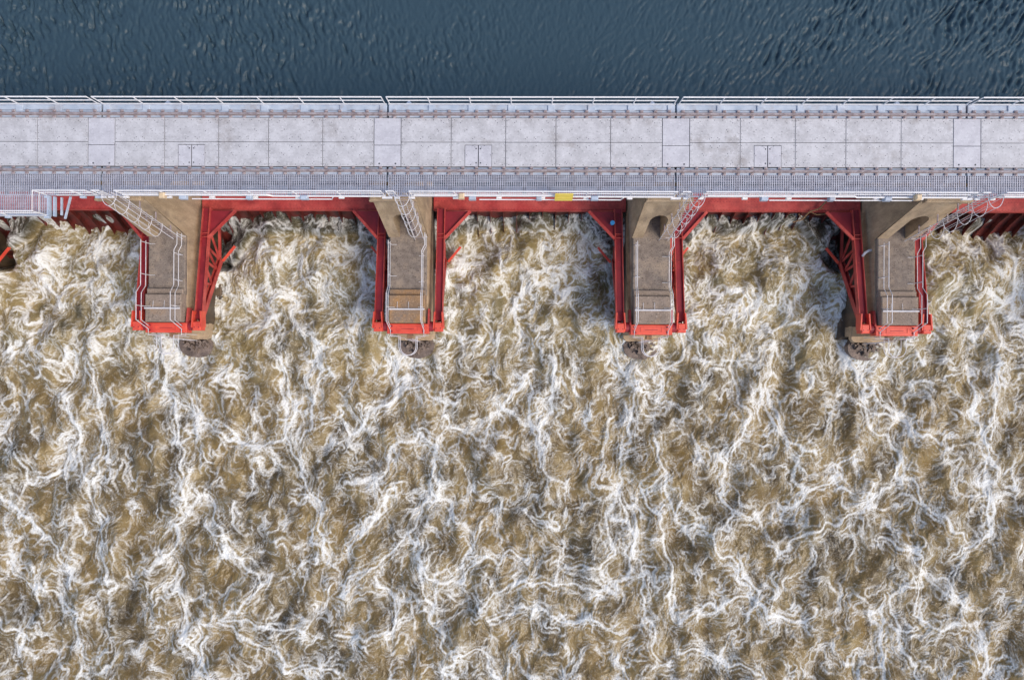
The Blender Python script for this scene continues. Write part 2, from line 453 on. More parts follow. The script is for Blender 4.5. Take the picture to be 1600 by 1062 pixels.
def tailwater():
    g = Grid(-35.0, 35.0, -24.5, 8.0, .04)
    Z, foam, silt, up, air, deep = tailwater_fields(g)
    m = bpy.data.materials.new('muddy_foaming_water')
    m.use_nodes = True
    n, l = m.node_tree.nodes, m.node_tree.links
    b = n['Principled BSDF']
    at = n.new('ShaderNodeAttribute'); at.attribute_name = 'foam'
    as_ = n.new('ShaderNodeAttribute'); as_.attribute_name = 'silt'
    au = n.new('ShaderNodeAttribute'); au.attribute_name = 'aerated'
    ag = n.new('ShaderNodeAttribute'); ag.attribute_name = 'green'
    geo = n.new('ShaderNodeNewGeometry')
    def mix(fac, a, z):
        x = n.new('ShaderNodeMix'); x.data_type = 'RGBA'
        l.new(fac, x.inputs[0])
        for v, i in ((a, 6), (z, 7)):
            if isinstance(v, tuple): x.inputs[i].default_value = (*v, 1)
            else: l.new(v, x.inputs[i])
        return x.outputs[2]
    ns = n.new('ShaderNodeTexNoise'); ns.inputs['Scale'].default_value = 14; ns.inputs['Detail'].default_value = 8; ns.inputs['Roughness'].default_value = .75
    mp = n.new('ShaderNodeMapping'); mp.inputs['Scale'].default_value = (1.5, .8, 1)
    l.new(geo.outputs['Position'], mp.inputs[0]); l.new(mp.outputs[0], ns.inputs['Vector'])
    mr = n.new('ShaderNodeMapRange'); mr.inputs[1].default_value = .3; mr.inputs[2].default_value = .7; mr.inputs[3].default_value = -.12; mr.inputs[4].default_value = .12
    l.new(ns.outputs['Fac'], mr.inputs[0])
    ad = n.new('ShaderNodeMath'); ad.operation = 'ADD'; ad.use_clamp = True
    l.new(at.outputs['Fac'], ad.inputs[0]); l.new(mr.outputs[0], ad.inputs[1])
    water = mix(ag.outputs['Fac'], mix(as_.outputs['Fac'], (.062, .043, .018), (.190, .124, .040)), mix(as_.outputs['Fac'], (.072, .060, .032), (.180, .145, .062)))
    water = mix(au.outputs['Fac'], water, (.36, .265, .115))
    ad_ = n.new('ShaderNodeAttribute'); ad_.attribute_name = 'deep'
    water = mix(ad_.outputs['Fac'], water, (.040, .038, .030))
    l.new(mix(ad.outputs[0], water, (.76, .765, .745)), b.inputs['Base Color'])
    rr = n.new('ShaderNodeMapRange'); rr.inputs[3].default_value = .22; rr.inputs[4].default_value = .75
    l.new(ad.outputs[0], rr.inputs[0]); l.new(rr.outputs[0], b.inputs['Roughness'])
    b.inputs['IOR'].default_value = 1.33
    bp = n.new('ShaderNodeBump'); bp.inputs['Strength'].default_value = .3; bp.inputs['Distance'].default_value = .03
    l.new(ns.outputs['Fac'], bp.inputs['Height']); l.new(bp.outputs[0], b.inputs['Normal'])
    o = g.mesh('tailwater', Z, m, dict(foam=foam, silt=silt, aerated=air, green=up, deep=deep))
    tag(o, 'muddy brown churning river water laced with white foam below the dam', 'water', kind='structure')

def headwater():
    g = Grid(-36, 36, 8.3, 26, .06)
    X, Y = g.X, g.Y
    amp = np.clip(.26 + .85 * np.where(X < 0, (-X / 18), .85 * (X - 5) / 17).clip(0, 1) ** 1.2, .14, 1.2) * (1 + .3 * g.field(2, 12, 2, 1, 1, 44)).clip(.3, 1.6)
    psi = g.field(1.5, 8, 2.2, 1, 1, 41)
    r1 = g.field(.20, 1.0, 1.0, .75, 2.8, 42)
    r2 = g.field(.2, 1.0, 1.2, .8, 1.5, 43)
    r1 = g.drag(r1, psi, psi, .12, .15)
    wr = np.clip((X + 4) / 10, 0, 1)
    r1 = g.samp(r1, (g.xx + .22 * g.yy) % (g.nx - 2), g.yy) * (1 - wr) + g.samp(r1, (g.xx - .50 * g.yy) % (g.nx - 2), g.yy) * wr
    crest = np.abs(r1)
    Z = -8.9 + amp * (.046 * r1 - .020 * crest + .012 * r2) + .006 * r2
    m = bpy.data.materials.new('deep_blue_river_water')
    m.use_nodes = True
    n, l = m.node_tree.nodes, m.node_tree.links
    b = n['Principled BSDF']
    b.inputs['Base Color'].default_value = (.038, .070, .096, 1)
    b.inputs['Roughness'].default_value = .3
    b.inputs['Specular IOR Level'].default_value = .3
    b.inputs['IOR'].default_value = 1.33
    geo = n.new('ShaderNodeNewGeometry')
    ns = n.new('ShaderNodeTexNoise'); ns.inputs['Scale'].default_value = 5; ns.inputs['Detail'].default_value = 6; ns.inputs['Roughness'].default_value = .7
    l.new(geo.outputs['Position'], ns.inputs['Vector'])
    bp = n.new('ShaderNodeBump'); bp.inputs['Strength'].default_value = .35; bp.inputs['Distance'].default_value = .05
    l.new(ns.outputs['Fac'], bp.inputs['Height']); l.new(bp.outputs[0], b.inputs['Normal'])
    o = g.mesh('headwater', Z, m, {})
    tag(o, 'calm dark blue rippled river water held above the dam', 'water', kind='structure')

tailwater()
headwater()
bed = MB().box(-400, 400, -400, 400, -17, -16).build('river_bed', BED)
tag(bed, 'brown river bed under the water on both sides of the dam', 'river bed', kind='structure')

# ------------------------------------------------------------------ piers
def half_disc(cx, cy, r, n=14, a0=math.pi, a1=2 * math.pi):
    return [(cx + r * math.cos(a0 + (a1 - a0) * k / n), cy + r * math.sin(a0 + (a1 - a0) * k / n)) for k in range(n + 1)]

def make_pier():
    root = empty('dam_pier')
    MB().box(-1.05, 1.05, 1.36, 12.3, -9.0, -6.75).build('shaft', TAN, root)
    MB().box(-1.05, 1.05, .80, 1.355, -15, -7.2).build('end_wall', TAN, root)
    MB().cbox(-1.0, 1.0, 2.86, 9.6, -6.747, -6.5, .04).build('deck_slab', TOPC, root)
    MB().box(-1.06, 1.06, 1.36, 12.3, -15, -9.0).build('wet_base', WETC, root)
    # raised block with two steps at its upstream end
    b = MB().cbox(-.97, .97, 2.86, 3.17, -6.497, -6.28, .03)
    b.cbox(-.97, .97, 1.37, 2.857, -6.747, -6.07, .04)
    b.build('stepped_block', GRYC, root)
    # tower with an arched passage
    T = MB()
    xs, z0, z1 = 1.05, -6.5, -1.15
    yf = lambda z: 6.0 + (z - z0) * (1.22 / 4.9)
    hw, zs = .46, -4.35
    arch = [(-hw, z0)] + [(-hw, z0 + (zs - z0) * k / 5) for k in range(1, 5)]
    arch += [(-hw * math.cos(math.pi * k / 14), zs + .72 * math.sin(math.pi * k / 14)) for k in range(15)]
    arch += [(hw, zs + (z0 - zs) * k / 5) for k in range(1, 6)]
    out = []
    n = len(arch)
    for i, (x, z) in enumerate(arch):
        if i < 5:
            out.append((-xs, z))
        elif i >= n - 5:
            out.append((xs, z))
        else:
            t = (i - 5) / (n - 11)
            # along left side up, across the top, down the right side
            L1, L2 = z1 - zs, 2 * xs
            s_ = t * (2 * L1 + L2)
            if s_ < L1: out.append((-xs, zs + s_))
            elif s_ < L1 + L2: out.append((-xs + s_ - L1, z1))
            else: out.append((xs, z1 - (s_ - L1 - L2)))
    v = [(x, yf(z), z) for x, z in arch] + [(x, yf(z), z) for x, z in out]
    T.add(v, [(i, i + 1, n + i + 1, n + i) for i in range(n - 1)])
    # passage lining
    v = [(x, yf(z), z) for x, z in arch] + [(x, 9.5, z) for x, z in arch]
    T.add(v, [(i, n + i, n + i + 1, i + 1) for i in range(n - 1)])
    # flanks, top, back
    for sx in (-1, 1):
        T.add([(sx * xs, yf(z0), z0 - .25), (sx * xs, 10.6, z0 - .25), (sx * xs, 10.6, z1), (sx * xs, yf(z1), z1)], [(0, 1, 2, 3)])
    T.add([(-xs, 10.6, z0 - .25), (xs, 10.6, z0 - .25), (xs, 10.6, z1), (-xs, 10.6, z1)], [(0, 1, 2, 3)])
    T.add([(-xs, yf(z1), z1), (xs, yf(z1), z1), (xs, 10.6, z1), (-xs, 10.6, z1)], [(0, 1, 2, 3)])
    T.add([(-hw, 9.5, z0), (hw, 9.5, z0), (hw, 9.5, -3.5), (-hw, 9.5, -3.5)], [(0, 1, 2, 3)])
    T.build('tower', TAN, root)
    MB().cbox(-1.12, 1.12, 6.98, 10.5, -1.72, -1.36, .07).build('tower_cap', TAN, root)
    # low platform, footing and rounded nose
    m = MB()
    pl = [(-1.08, 1.4), (-1.08, .66), (-.98, .53), (-.86, .47), (.86, .47), (.98, .53), (1.08, .66), (1.08, 1.4)]
    m.prism(pl, -9.95, -9.55)
    m.build('low_platform', TAN, root)
    MB().cbox(-1.42, 1.42, .62, 4.0, -14, -10.55, .12).build('footing', WETC, root)
    nose = [(-1.0, .25), (-.98, .0), (-.90, -.2), (-.72, -.38), (-.45, -.52), (-.2, -.56), (.08, -.60), (.34, -.55), (.5, -.46), (.76, -.36), (.92, -.16), (.97, .04), (1.0, .25)]
    nose = nose + [(.8, .62), (-.8, .62)]
    MB().prism(nose, -14, -10.25).build('nose', DAMP, root)
    ru = MB()
    r2 = random.Random(9)
    for k in range(60):
        a = r2.uniform(math.pi, 2 * math.pi)
        q = r2.random() ** .6 * .78
        x, y = q * math.cos(a), .40 + q * math.sin(a) * .95
        s_ = r2.uniform(.05, .14)
        pts = [(x + s_ * r2.uniform(.6, 1.2) * math.cos(t), y + s_ * r2.uniform(.6, 1.2) * math.sin(t)) for t in (0, 1.2, 2.5, 3.7, 5.1)]
        ru.prism(pts, -10.3, -10.18 + r2.uniform(0, .26))
    tag(ru.build('rubble', DAMP, root), kind='stuff')
    # pointed upstream nose
    MB().prism([(-1.05, 12.31), (1.05, 12.31), (.0, 13.38)], -14, -6.5).build('cutwater', GIRD, root)
    return root

def make_trunnion():
    root = empty('trunnion_beam')
    b = MB().cbox(-1.12, 1.12, .80, 1.34, -7.1, -6.42, .03)
    b.box(-.55, .55, .93, .955, -6.419, -6.395).box(-.55, .55, 1.18, 1.205, -6.419, -6.395)
    b.box(-.57, -.545, .93, 1.205, -6.419, -6.393).box(.545, .57, .93, 1.205, -6.419, -6.393)
    b.build('beam', ORNG, root)
    MB().box(-.34, .34, 1.05, 1.075, -6.418, -6.398).build('slot', CRIM, root)
    for x in (-.86, .86):
        for y in (.92, 1.2):
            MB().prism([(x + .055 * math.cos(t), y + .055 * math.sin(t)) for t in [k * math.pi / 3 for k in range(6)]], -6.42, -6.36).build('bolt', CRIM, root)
    for s in (-1, 1):
        # side plate running back along the pier, pin block
        b = MB()
        b.add([(s * 1.07, 1.30, -6.42), (s * 1.07, 2.15, -6.6), (s * 1.07, 2.15, -7.2), (s * 1.07, 1.30, -7.5),
               (s * 1.16, 1.30, -6.42), (s * 1.16, 2.15, -6.6), (s * 1.16, 2.15, -7.2), (s * 1.16, 1.30, -7.5)],
              [(0, 1, 2, 3), (7, 6, 5, 4), (0, 4, 5, 1), (1, 5, 6, 2), (2, 6, 7, 3), (3, 7, 4, 0)])
        b.build('side_plate', RED, root)
        b = MB()
        n = 16
        b.tube([(s * 1.12, 1.2, -6.78), (s * 1.34, 1.2, -6.78)], .27, n)
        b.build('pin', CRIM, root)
    return root

def make_gate():
    root = empty('radial_gate')
    ty, tz = 1.2, -6.78
    HB = P / 2 - 1.14
    def pol(r, a):
        return ty + r * math.cos(a), tz + r * math.sin(a)
    # top girder with a lip and two rows of rivets
    g = MB().cbox(-HB, HB, 7.80, 8.9, -8.62, -8.30, .02)
    g.box(-HB, HB, 7.77, 7.798, -8.68, -8.27)
    k = int(2 * HB / .17)
    for i in range(k):
        x = -HB + .1 + i * (2 * HB - .2) / (k - 1)
        g.disc(x, 8.30, -8.2955, .022, 6, 1)
        g.disc(x, 7.86, -8.2955, .020, 6, 1)
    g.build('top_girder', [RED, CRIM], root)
    # curved skin plate
    sk = MB()
    a0, a1, n = -.275, -.85, 16
    for rr, fl in ((7.05, 0), (7.11, 1)):
        v = []
        for i in range(n + 1):
            a = a0 + (a1 - a0) * i / n
            y, z = pol(rr, a)
            v += [(-HB, y, z), (HB, y, z)]
        sk.add(v, [(2 * i, 2 * i + 1, 2 * i + 3, 2 * i + 2) if fl else (2 * i, 2 * i + 2, 2 * i + 3, 2 * i + 1) for i in range(n)])
    sk.build('skin_plate', SHADR, root)
    nr = 15
    for q in range(nr):
        x = -HB + .18 + q * (2 * HB - .36) / (nr - 1)
        r = MB()
        v, f = [], []
        for i in range(n + 1):
            a = a0 + (a1 - a0) * i / n
            for dx in (-.012, .012):
                for rr in (6.72, 7.045):
                    y, z = pol(rr, a)
                    v.append((x + dx, y, z))
        for i in range(n):
            k = 4 * i
            f += [(k, k + 1, k + 5, k + 4), (k + 2, k + 6, k + 7, k + 3), (k, k + 4, k + 6, k + 2)]
        f.append((0, 2, 3, 1))
        r.add(v, f)
        r.build('rib', SHADR, root)
    for s in (-1, 1):
        X = s * (P / 2 - 1.64)
        arm = MB()
        au, al = -.165, -.64
        def beam(mb, ang, r0, r1, wd, mi=1, web=0):
            a = Vector((X, *pol(r0, ang))); b = Vector((X, *pol(r1, ang)))
            upv = Vector((0, -math.sin(ang), math.cos(ang)))
            for e in (-1, 1):
                off = Vector((e * wd / 2, 0, 0))
                mb.bar(a + off, b + off, .045, .34, upv, mi)
            mb.bar(a, b, wd - .05, .05, upv, web)
        beam(arm, au, .35, 6.66, .40)
        for r in (5.0, 5.22):
            arm.bar(Vector((X - .17, *pol(r, au))) + Vector((0, 0, .09)), Vector((X + .17, *pol(r, au))) + Vector((0, 0, .09)), .03, .12, mi=1)
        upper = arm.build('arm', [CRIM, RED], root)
        arm2 = MB()
        beam(arm2, al, .35, 4.9, .20)
        pa, pb = Vector((X, *pol(4.85, al))), Vector((X, *pol(6.75, -.42)))
        arm2.bar(pa, pb, .12, .16, mi=1)
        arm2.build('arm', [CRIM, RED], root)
        # zig-zag bracing between the two arms
        chain = [(2.4, au), (2.95, al), (3.7, au), (4.1, al), (4.6, au), (4.85, al), (5.9, au), (6.6, -.44)]
        for (ra, aa), (rb, ab) in zip(chain[:-1], chain[1:]):
            MB().bar((X, *pol(ra, aa)), (X, *pol(rb, ab)), .12, .08, (1, 0, 0)).build('brace', RED, root)
        # knee braces to the girders, top one filled by a gusset plate
        for ang, rA, rB, ins, m_ in ((au, 4.95, 6.52, 1.62, RED), (al, 4.75, 5.45, .95, ORNG)):
            a = Vector((X - s * .22, *pol(rA, ang))) + Vector((0, 0, .10))
            b = Vector((X - s * ins, *pol(rB, ang if ang == au else -.54))) + Vector((0, 0, .10))
            MB().bar(a, b, .15 if ang == au else .12, .13).build('knee_brace', m_, root)
            if ang == au:
                c = Vector((X - s * .22, *pol(rB, ang))) + Vector((0, 0, .02))
                a2, b2 = a - Vector((0, 0, .08)), b - Vector((0, 0, .08))
                MB().add([a2, b2, c, a2 - Vector((0, 0, .03)), b2 - Vector((0, 0, .03)), c - Vector((0, 0, .03))],
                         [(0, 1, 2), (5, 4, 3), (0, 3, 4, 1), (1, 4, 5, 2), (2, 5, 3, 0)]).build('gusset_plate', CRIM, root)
        # yoke at the trunnion
        y = MB()
        for e in (-1, 1):
            x0 = X + e * .26
            poly = [(.02, .22), (.9, .20), (.9, -.45), (.02, -.36)]
            v = []
            for dx in (-.035, .035):
                for dy, dz in poly:
                    v.append((x0 + dx - e * .06 * (dy > .5), ty + dy - .12, tz + dz + .12))
            y.add(v, [(0, 1, 2, 3), (7, 6, 5, 4), (0, 4, 5, 1), (1, 5, 6, 2), (2, 6, 7, 3), (3, 7, 4, 0)])
        y.cbox(X - .225, X + .225, ty - .28, ty + .22, tz - .3, tz + .32, .05)
        for e in (-1, 1):
            y.disc(X + e * .12, ty - .1, tz + .3205, .035, 8, 1)
        y.build('yoke', [ORNG, CRIM], root)
        y = MB()
        y.tube([(X - s * .0, ty, tz), (X + s * .34, ty, tz)], .24, 16)
        y.build('hub', ORNG, root)
    y, z = pol(6.5, -.82)
    g = MB()
    g.bar((-HB, y, z), (HB, y, z), .5, .30, (0, .6, .8))
    g.build('bottom_girder', SHADR, root)
    return root

PIER_LBL = ['tan concrete pier cut off by the left edge of the photo',
            'leftmost whole concrete pier, its archway hidden behind the slanting ladder',
            'concrete pier with orange stained steps, second whole pier from the left',
            'grey brown concrete pier with open archway, third whole pier from the left',
            'concrete pier showing a wide grey left flank with a white pipe stub',
            'tan concrete pier beyond the right edge of the photo']
TR_LBL = ['orange red trunnion beam across the pier at the left edge of the photo',
          'orange red trunnion beam across the end of the leftmost whole pier',
          'orange red trunnion beam on the pier with orange stained steps',
          'orange red trunnion beam on the third pier with the open archway',
          'slanting orange red trunnion beam on the fourth pier, furthest right in view',
          'orange red trunnion beam beyond the right edge of the photo']
pier0 = make_pier()
tr0 = make_trunnion()
for k, x in enumerate(JX):
    p = pier0 if k == 0 else copy_tree(pier0)
    p.location = (x, 0, 0)
    if k == 2:
        for ch in bpy.data.objects:
            if ch.parent == p and ch.name.startswith('stepped_block'):
                ch.material_slots[0].link = 'OBJECT'
                ch.material_slots[0].material = ORC
    tag(p, PIER_LBL[k], 'pier', 'concrete piers of the dam')
    t = tr0 if k == 0 else copy_tree(tr0)
    t.location = (x, 0, 0)
    tag(t, TR_LBL[k], 'beam', 'trunnion beams on the pier ends')
G_LBL = ['red radial gate at the left edge of the photo, left of the first whole pier',
         'red radial gate between first and second whole piers, its orange skin plate and ribs showing',
         'red radial gate in the middle of the photo, below the yellow sign',
         'red radial gate between third and fourth whole piers, dead branch on its right corner',
         'red radial gate at the right edge of the photo, right of the fourth pier']
gate0 = make_gate()
for k, x in enumerate(CX):
    g = gate0 if k == 0 else copy_tree(gate0)
    g.location = (x, 0, 0)
    tag(g, G_LBL[k], 'dam gate', 'red gates between the piers')

# ------------------------------------------------------------------ service bridge
COLS = [.62, 2.90, 5.38, 7.66, 10.14, 12.48]
def plate(x0, x1, y0, y1, upper, mb=None, seed=0, hole=None):
    m = MB()
    g = .011
    if hole:
        hx0, hx1, hy1 = hole
        m.box(x0 + g, hx0, y0 + g, hy1, -.03, 0).box(hx1, x1 - g, y0 + g, hy1, -.03, 0).box(x0 + g, x1 - g, hy1 + .0, y1 - g, -.03, 0)
    else:
        m.cbox(x0 + g, x1 - g, y0 + g, y1 - g, -.03, 0, .006)
    W_, H_ = x1 - x0, y1 - y0
    pts = [(.06, .09), (.17, .20), (.205, .14), (.35, .09), (.5, .09), (.65, .09), (.81, .13), (.845, .20), (.94, .09),
           (.25, .55), (.285, .48), (.72, .48), (.755, .55), (.40, .86), (.435, .80), (.56, .80), (.60, .86)]
    rr = random.Random(seed)
    for u, v in pts:
        if rr.random() < .08:
            continue
        yy_ = y1 - v * H_ if upper else y0 + v * H_
        m.disc(x0 + u * W_ + rr.uniform(-.02, .02), yy_, .004, .020, 6, 1)
    for v in (.12, .36, .64, .88):
        for xx_ in (x0 + .06, x1 - .06):
            m.disc(xx_, y0 + v * H_, .004, .017, 6, 1)
    return m

YB, YM, YT = 8.27, 9.39, 10.50
def make_span():
    root = empty('bridge_span')
    MB().box(.06, 13.04, YB, YT, -.9, -.06).build('deck_frame', DARK, root)
    sd_ = 0
    for c in range(5):
        x0, x1 = COLS[c], COLS[c + 1]
        for up in (1, 0):
            sd_ += 1
            y0, y1 = (YM, YT) if up else (YB, YM)
            hole = (x0 + .62, x0 + 1.86, 9.27) if (c == 1 and not up) else None
            p = plate(x0, x1, y0, y1, up, seed=sd_, hole=hole).build('deck_plate', [PLATE, DARK], root)
            if hole:
                xm = (hole[0] + hole[1]) / 2
                for a, b, hx in ((hole[0], xm, xm - .1), (xm, hole[1], xm + .1)):
                    d = MB().cbox(a + .018, b - .018, YB + .02, 9.27 - .022, -.03, .003, .006)
                    d.disc(hx, 9.10, .006, .035, 8, 1).disc(hx, 8.45, .006, .035, 8, 1)
                    d.build('hatch_door', [COVER, DARK], p)
    # joint cover plates at the left end of the span (over the pier)
    c = MB().cbox(-.603, .603, YM - .14 + .012, YT - .017, -.03, .002, .006)
    c.build('joint_cover', COVER, root)
    c = MB().cbox(-.603, .603, YB + .017, YM - .14 - .012, -.03, .004, .006)
    c.disc(-.37, YB + .14, .0075, .042, 8, 1).disc(.37, YB + .14, .0075, .042, 8, 1)
    c.build('joint_cover', [COVER, DARK], root)
    # side girders (upstream, downstream), split at the joint
    a, b = .05, P - .05
    u = MB().box(a, b, 10.52, 10.83, -.9, -.045).box(a, b, 10.87, 11.14, -.5, -.10).box(a, b, 10.83, 10.87, -.9, -.5)
    for i in range(8):
        x = a + .16 + i * (b - a - .32) / 7
        u.cbox(x - .17, x + .17, 10.80, 11.16, -.097, -.035, .02)
    u.build('upstream_girder', GIRD, root)
    d = MB().box(a, b, 7.93, 8.25, -.9, -.05)
    d.box(a, b, 7.30, 7.60, -.95, -.90).box(a, b, 7.72, 7.92, -.62, -.56)
    d.build('downstream_girder', GIRD, root)
    # brackets and gussets below the walkway
    n = 0
    for i in range(12):
        x = .55 + i * 1.14
        if x > b - .2:
            break
        if i % 2 == 0:
            m = MB().prism([(x - .62, 7.92), (x - .40, 7.84), (x - .10, 7.40), (x - .06, 7.0), (x + .06, 7.0), (x + .10, 7.40), (x + .40, 7.84), (x + .62, 7.92)], -.34, -.30)
        else:
            m = MB().box(x - .08, x + .08, 6.98, 7.92, -.36, -.30)
        m.build('bracket', UNDER, root)
    # grating walkway
    gr = MB()
    nb = 131
    for i in range(nb):
        x = a + .02 + i * (b - a - .04) / (nb - 1)
        gr.box(x - .016, x + .016, 6.97, 7.92, -.045, 0)
    for i in range(13):
        y = 7.0 + i * .91 / 12
        gr.box(a, b, y - .008, y + .008, -.03, -.006)
    gr.box(a, b, 6.93, 6.965, -.12, .004).build('walkway_grating', GRAT, root)
    # crane rails with clips
    for yc in (10.665, 8.10):
        r = MB().box(.01, P - .01, yc - .07, yc + .07, -.044, -.02).box(.01, P - .01, yc - .02, yc + .02, -.02, .07).cbox(.01, P - .01, yc - .045, yc + .045, .07, .11, .012)
        rail = r.build('crane_rail', RUST, root)
        cl = None
        for i in range(21):
            x = .31 + i * P / 21
            for e in (-1, 1):
                if cl is None:
                    c = MB().cbox(-.075, .075, -.055, .055, -.02, .03, .015)
                    c.prism([(.032 * math.cos(t), .032 * math.sin(t)) for t in [k_ * math.pi / 3 for k_ in range(6)]], .03, .06)
                    cl = c.build('rail_clip', CLIP, rail)
                    cc = cl
                else:
                    cc = cl.copy()
                    COL.objects.link(cc)
                    cc.parent = rail
                cc.location = (x, yc + e * .135, 0)
    return root

SP_LBL = ['steel bridge span at the left edge of the photo, beside the wide grating platform',
          'steel bridge span above the gate right of the leftmost whole pier',
          'steel bridge span in the middle of the photo carrying the yellow sign',
          'steel bridge span above the gate with the dead branch on its corner',
          'steel bridge span at the right edge of the photo']
span0 = make_span()
for k in range(5):
    s_ = span0 if k == 0 else copy_tree(span0)
    s_.location = (JX[k], 0, 0)
    tag(s_, SP_LBL[k], 'bridge', 'spans of the service bridge')

# ------------------------------------------------------------------ guard railings
def make_up_rail():
    root = empty('guard_railing')
    y, a, b = 11.10, .11, P - .11
    for nm, z, r in (('top_rail', 1.05, .032), ('mid_rail', .58, .026)):
        MB().tube([(a, y, z), (b, y, z)], r).build(nm, RAILW, root)
    MB().box(a - .06, b + .06, y - .02, y + .01, -.03, .13).build('toe_board', RAILW, root)
    for i in range(8):
        x = a + i * (b - a) / 7
        MB().tube([(x, y, -.03), (x, y, 1.05)], .026).build('post', RAILW, root)
    return root

UR = ['white upstream guard railing at the left edge of the bridge', 'white upstream guard railing of the second span, left of centre',
      'white upstream guard railing in the middle of the photo', 'white upstream guard railing right of centre above the dead branch', 'white upstream guard railing at the right edge of the bridge']
u0 = make_up_rail()
for k in range(5):
    r = u0 if k == 0 else copy_tree(u0)
    r.location = (JX[k], 0, 0)
    tag(r, UR[k], 'railing', 'guard railings on the upstream side of the bridge')

DY = 6.95
def make_down_rail():
    root = empty('guard_railing')
    for nm, z, r in (('top_rail', 1.05, .032), ('mid_rail', .56, .026)):
        m = MB()
        m.tube([(.11, DY, z), (.45, DY, z)], r)
        m.build(nm, RAILW, root)
        MB().tube([(1.14, DY, z), (P - .11, DY, z)], r).build(nm, RAILW, root)
    MB().box(1.1, P - .05, DY - .03, DY - .005, .0, .15).build('toe_board', RAILW, root)
    for x in [.11, .45] + [1.14 + i * (P - 1.25) / 6 for i in range(7)]:
        MB().tube([(x, DY, .0), (x, DY, 1.05)], .026).build('post', RAILW, root)
        MB().cbox(x - .12, x + .12, DY - .13, DY - .035, -.1, .06, .02).build('post_bracket', RAILW, root)
    MB().tube([(1.3, DY - .09, .62), (P - 5.3, DY - .09, .62), (P - 5.1, DY - .09, .35), (P - .2, DY - .09, .35)], .04).build('conduit', RAILW, root)
    MB().tube([(4.2, DY - .17, .05), (10.6, DY - .17, .05), (10.7, DY - .12, .3)], .028).build('conduit', RAILW, root)
    for x, w_ in ((3.9, .16), (6.9, .12), (9.4, .16)):
        MB().cbox(x - w_, x + w_, DY - .24, DY - .06, .12, .42, .03).build('junction_box', GIRD, root)
    return root
DR = ['', 'white downstream guard railing with conduit above the leftmost whole gate', 'white downstream guard railing behind the yellow sign in the middle of the photo',
      'white downstream guard railing with conduit right of centre', 'white downstream guard railing at the right edge of the photo']
d0 = make_down_rail()
for k in range(1, 5):
    r = d0 if k == 1 else copy_tree(d0)
    r.location = (JX[k], 0, 0)
    tag(r, DR[k], 'railing', 'guard railings on the downstream side of the bridge')

# wide platform at the left end
pf = tag(empty('grating_platform', (-27.5, 6.5, 0)), 'wide steel grating platform beside the walkway at the left edge', 'platform')
X0p, X1p = -5.3, 5.35
m = MB()
for i in range(107):
    x = X0p + i * (X1p - X0p) / 106
    m.box(x - .014, x + .014, -.42, .425, -.045, 0)
for i in range(14):
    y = -.42 + i * .84 / 13
    m.box(X0p, X1p, y - .010, y + .010, -.03, -.006)
m.build('grating', GRAT, pf)
m = MB().box(X0p, X1p, -.50, -.425, -.25, .01).box(X1p, X1p + .08, -.50, .42, -.25, .01)
m.build('edge_frame', GIRD, pf)
MB().bar((X1p + .25, .40, -.2), (X1p + .25, -.5, -.2), .10, .14).build('beam', GIRD, pf)
MB().bar((X1p + .48, .40, -.35), (X1p + .48, -.42, -.35), .07, .10).build('beam', GIRD, pf)
MB().bar((X1p + .95, .42, -.25), (X1p + .55, -.55, -.5), .07, .09).build('beam', GIRD, pf)
rl = tag(empty('guard_railing', (-27.5, 6.5, 0)), 'white guard railing round the wide grating platform at the left edge', 'railing')
for nm, z, r in (('top_rail', 1.05, .032), ('mid_rail', .56, .026)):
    MB().tube([(X0p, -.47, z), (X1p, -.47, z), (X1p, .45, z), (7.7, .45, z)], r).build(nm, RAILW, rl)
MB().box(X0p, X1p, -.52, -.505, .012, .15).box(X1p + .5, 7.7, .42, .44, 0, .15).build('toe_board', RAILW, rl)
for x, y in [(X1p - 1.8 * i, -.47) for i in range(6)] + [(X1p, .45), (7.0, .45), (7.7, .45)]:
    MB().tube([(x, y, 0), (x, y, 1.05)], .026).build('post', RAILW, rl)
    MB().cbox(x - .12, x + .12, y - .14, y - .04, -.12, .05, .02).build('post_bracket', GIRD, rl)

# ------------------------------------------------------------------ caged ladders from the bridge to the piers
def make_ladder():
    root = empty('caged_ladder')
    A = Vector((.78, 6.85, .0)); B = Vector((.62, 5.86, -6.45))
    ax = (B - A)
    at = lambda z: A + ax * ((A.z - z) / (A.z - B.z))
    GL = PIPE
    for e in (-1, 1):
        MB().tube([at(0) + Vector((e * .24, 0, 1.05)), at(0) + Vector((e * .24, 0, 0)), at(-6.45) + Vector((e * .24, 0, 0))], .021).build('side_rail', GL, root)
    for i in range(21):
        z = -.1 - i * .30
        MB().tube([at(z) + Vector((-.24, 0, 0)), at(z) + Vector((.24, 0, 0))], .016, 5).build('rung', CLIP, root)
    n = 12
    def hp(z, t):
        a = math.pi * t
        return at(z) + Vector((-.36 * math.cos(a), -.66 * math.sin(a), .02))
    for z in (.8, -.35, -1.5, -2.65, -3.8):
        pts = [at(z) + Vector((-.24, 0, 0))] + [hp(z, k / n) for k in range(n + 1)] + [at(z) + Vector((.24, 0, 0))]
        MB().tube(pts, .014, 5).build('hoop', GL, root)
    for t in (.08, .32, .5, .68, .92):
        MB().tube([hp(.8, t), hp(-3.8, t)], .011, 5).build('strap', GL, root)
    for z in (-1.6, -3.3, -5.0):
        p = at(z)
        for e in (-1, 1):
            MB().bar(p + Vector((e * .24, .0, 0)), p + Vector((e * .24, .42, .02)), .06, .05).build('wall_bracket', CLIP, root)
    return root
LD = {1: 'white caged ladder slanting across the leftmost whole pier and its hidden archway', 2: 'white caged ladder half covering the archway of the pier with orange stained steps',
      3: 'white caged ladder right of the open archway on the third pier', 4: 'white caged ladder reaching out over foam right of the fourth pier'}
l0 = make_ladder()
